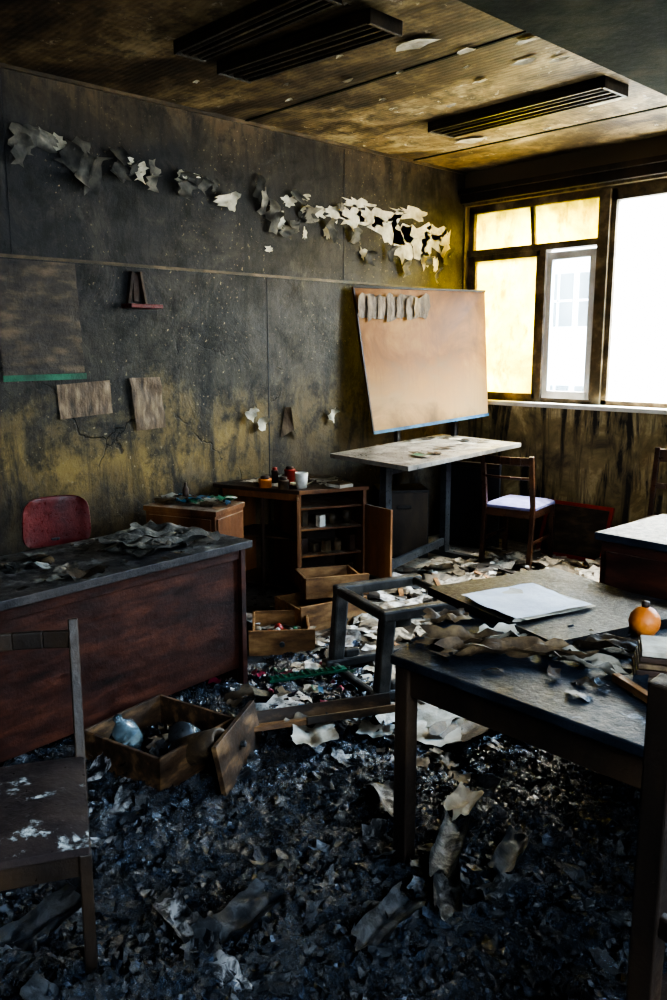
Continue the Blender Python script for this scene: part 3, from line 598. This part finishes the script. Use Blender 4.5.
# ---------------------------------------------------------------- debris
b=B(['flake'])
cnt=0
while cnt<11000:
    x=U(1.5,4.4); y=U(.3,3.2)
    if x<1.6 and y<2.3: continue
    if y>2.7 and R()<.6: continue
    s_=U(.006,.018) if R()<.86 else U(.02,.042)
    b.sheet((x,y,heap(x,y)+U(.006,.03)+s_*.1),s_*U(.8,2.8),s_,E(U(-.6,.6),U(-.6,.6),U(0,6.28)),U(-3,3),0,4,3,.7,s_*.35); cnt+=1
b.build('charred_debris')
b=B(['litter'])
for i in range(900):
    x=U(.7,3.0); y=U(2.9,5.75)
    if R()<.10: y=U(2.1,3.2); x=U(1.6,3.0)
    s_=U(.02,.08) if R()<.75 else U(.1,.24)
    b.sheet((x,y,heap(x,y)+.016+U(0,.03)),s_*U(.8,1.6),s_,E(U(-.2,.2),U(-.2,.2),U(0,6.28)),U(-1.2,1.2),0,5,4,.25,s_*.15)
b.build('paper_litter')
b=B(['hb','paper_tan','paper'])
random.seed(21)
for i in range(110):
    x=U(1.8,4.2); y=U(.6,2.7); s_=U(.03,.085)
    b.sheet((x,y,heap(x,y)+.03),s_*U(1.4,2.6),s_,E(U(-.25,.25),U(-.25,.25),U(0,6.28)),U(.5,2.6)*random.choice((-1,1)),0,8,6,.3,s_*.25)
for (x,y,w,l,r,c,mi) in [(2.50,2.66,.22,.3,.3,.6,2),(2.58,2.56,.24,.28,.6,.9,2),(2.68,2.66,.2,.3,.1,1.2,1),(2.36,2.08,.18,.2,.9,.7,2),(2.28,2.15,.2,.15,.2,.7,1),(2.45,2.35,.15,.12,.5,1,2),(3.22,1.86,.11,.28,.5,2.6,0),(3.32,1.72,.11,.26,.7,2.8,0),(3.36,1.98,.10,.22,.3,2.6,0),(3.1,2.08,.1,.2,.3,1.6,2),(2.9,1.95,.12,.22,1.0,1.6,0),(2.66,.83,.12,.26,.3,1.2,0),(2.9,1.1,.1,.26,1.4,2.2,0),(3.0,1.25,.12,.2,.2,1.5,0),(3.3,1.5,.12,.25,.2,2,0)]:
    b.sheet((x,y,heap(x,y)+.05),w,l,E(U(-.1,.1),U(-.1,.1),r),c,mi,12,9,.2,.02)
b.build('scorched_book_pages')
b=B(['drawer','drawer_dark']); b.box(-.34,.34,-.06,.06,0,.02,0); b.box(-.34,.3,.06,.075,0,.07,1); b.box(-.1,.34,-.075,-.06,0,.03,1); o=b.build('broken_drawer_board',(2.29,2.22,.12),.95,bev=.002); o.rotation_euler=(-.35,-.03,1.07)
b=B(['pink','green','blue','white'])
for i in range(24):
    x=U(1.5,2.1);y=U(2.2,2.8); b.sheet((x,y,heap(x,y)+.04),U(.02,.07),U(.02,.05),E(U(-.4,.4),U(-.4,.4),U(0,6)),U(-2,2),random.choice((0,1,2,3,3)),4,3,.3,.02)
b.build('plastic_scraps')
b=B(['green']); b.box(-.2,.2,-.025,.025,0,.012); 
for k in range(12): b.box(-.19+.032*k,-.182+.032*k,-.02,.02,.012,.02)
b.build('green_plastic_comb',(1.80,2.55,.08),1.2)
b=B(['dark_wood','drawer']); 
for i in range(30):
    x=U(.8,2.9); y=U(3.0,5.5); a=U(0,3.1); l=U(.1,.35); z=.02+.02*R(); b.bar((x,y,z),(x+l*math.cos(a),y+l*math.sin(a)*.9,z+U(0,.03)),.03,.012,i%2)
b.build('wood_splinters')

# ---------------------------------------------------------------- light
w=bpy.data.worlds.new('world'); sc.world=w; w.use_nodes=True; bg=w.node_tree.nodes['Background']; bg.inputs[0].default_value=(.80,.90,1,1); bg.inputs[1].default_value=8.0
def area(name,loc,tgt,sx,sy,pw,col):
    l=bpy.data.lights.new(name,'AREA'); l.shape='RECTANGLE'; l.size=sx; l.size_y=sy; l.energy=pw; l.color=col
    o=bpy.data.objects.new(name,l); bpy.context.collection.objects.link(o); o.location=loc
    o.rotation_euler=(Vector(tgt)-Vector(loc)).to_track_quat('-Z','Y').to_euler()
area('sky_light_window',(1.6,7.6,4.6),(1.6,4.6,.8),3.2,2.2,2800,(1,.92,.78))
area('sky_light_window.001',(4.6,7.4,4.2),(3.2,2.0,.3),2.6,2.2,3000,(.45,.70,1))
area('added_fill_light',(6.9,.6,2.6),(2.2,1.8,.6),2.2,1.6,90,(.55,.78,1))  # added fill lamp, brightens the foreground through the added right-wall opening
# ---------------------------------------------------------------- camera
cam=bpy.data.cameras.new('camera'); co=bpy.data.objects.new('camera',cam); bpy.context.collection.objects.link(co)
cam.lens=30.02; cam.clip_start=.05; co.location=(4.65,0,1.63); co.rotation_euler=(math.radians(90-10.2),0,math.radians(46.3)); sc.camera=co
try:
    sc.view_settings.look='AgX - High Contrast'; sc.view_settings.exposure=.6
except Exception as e: print(e)
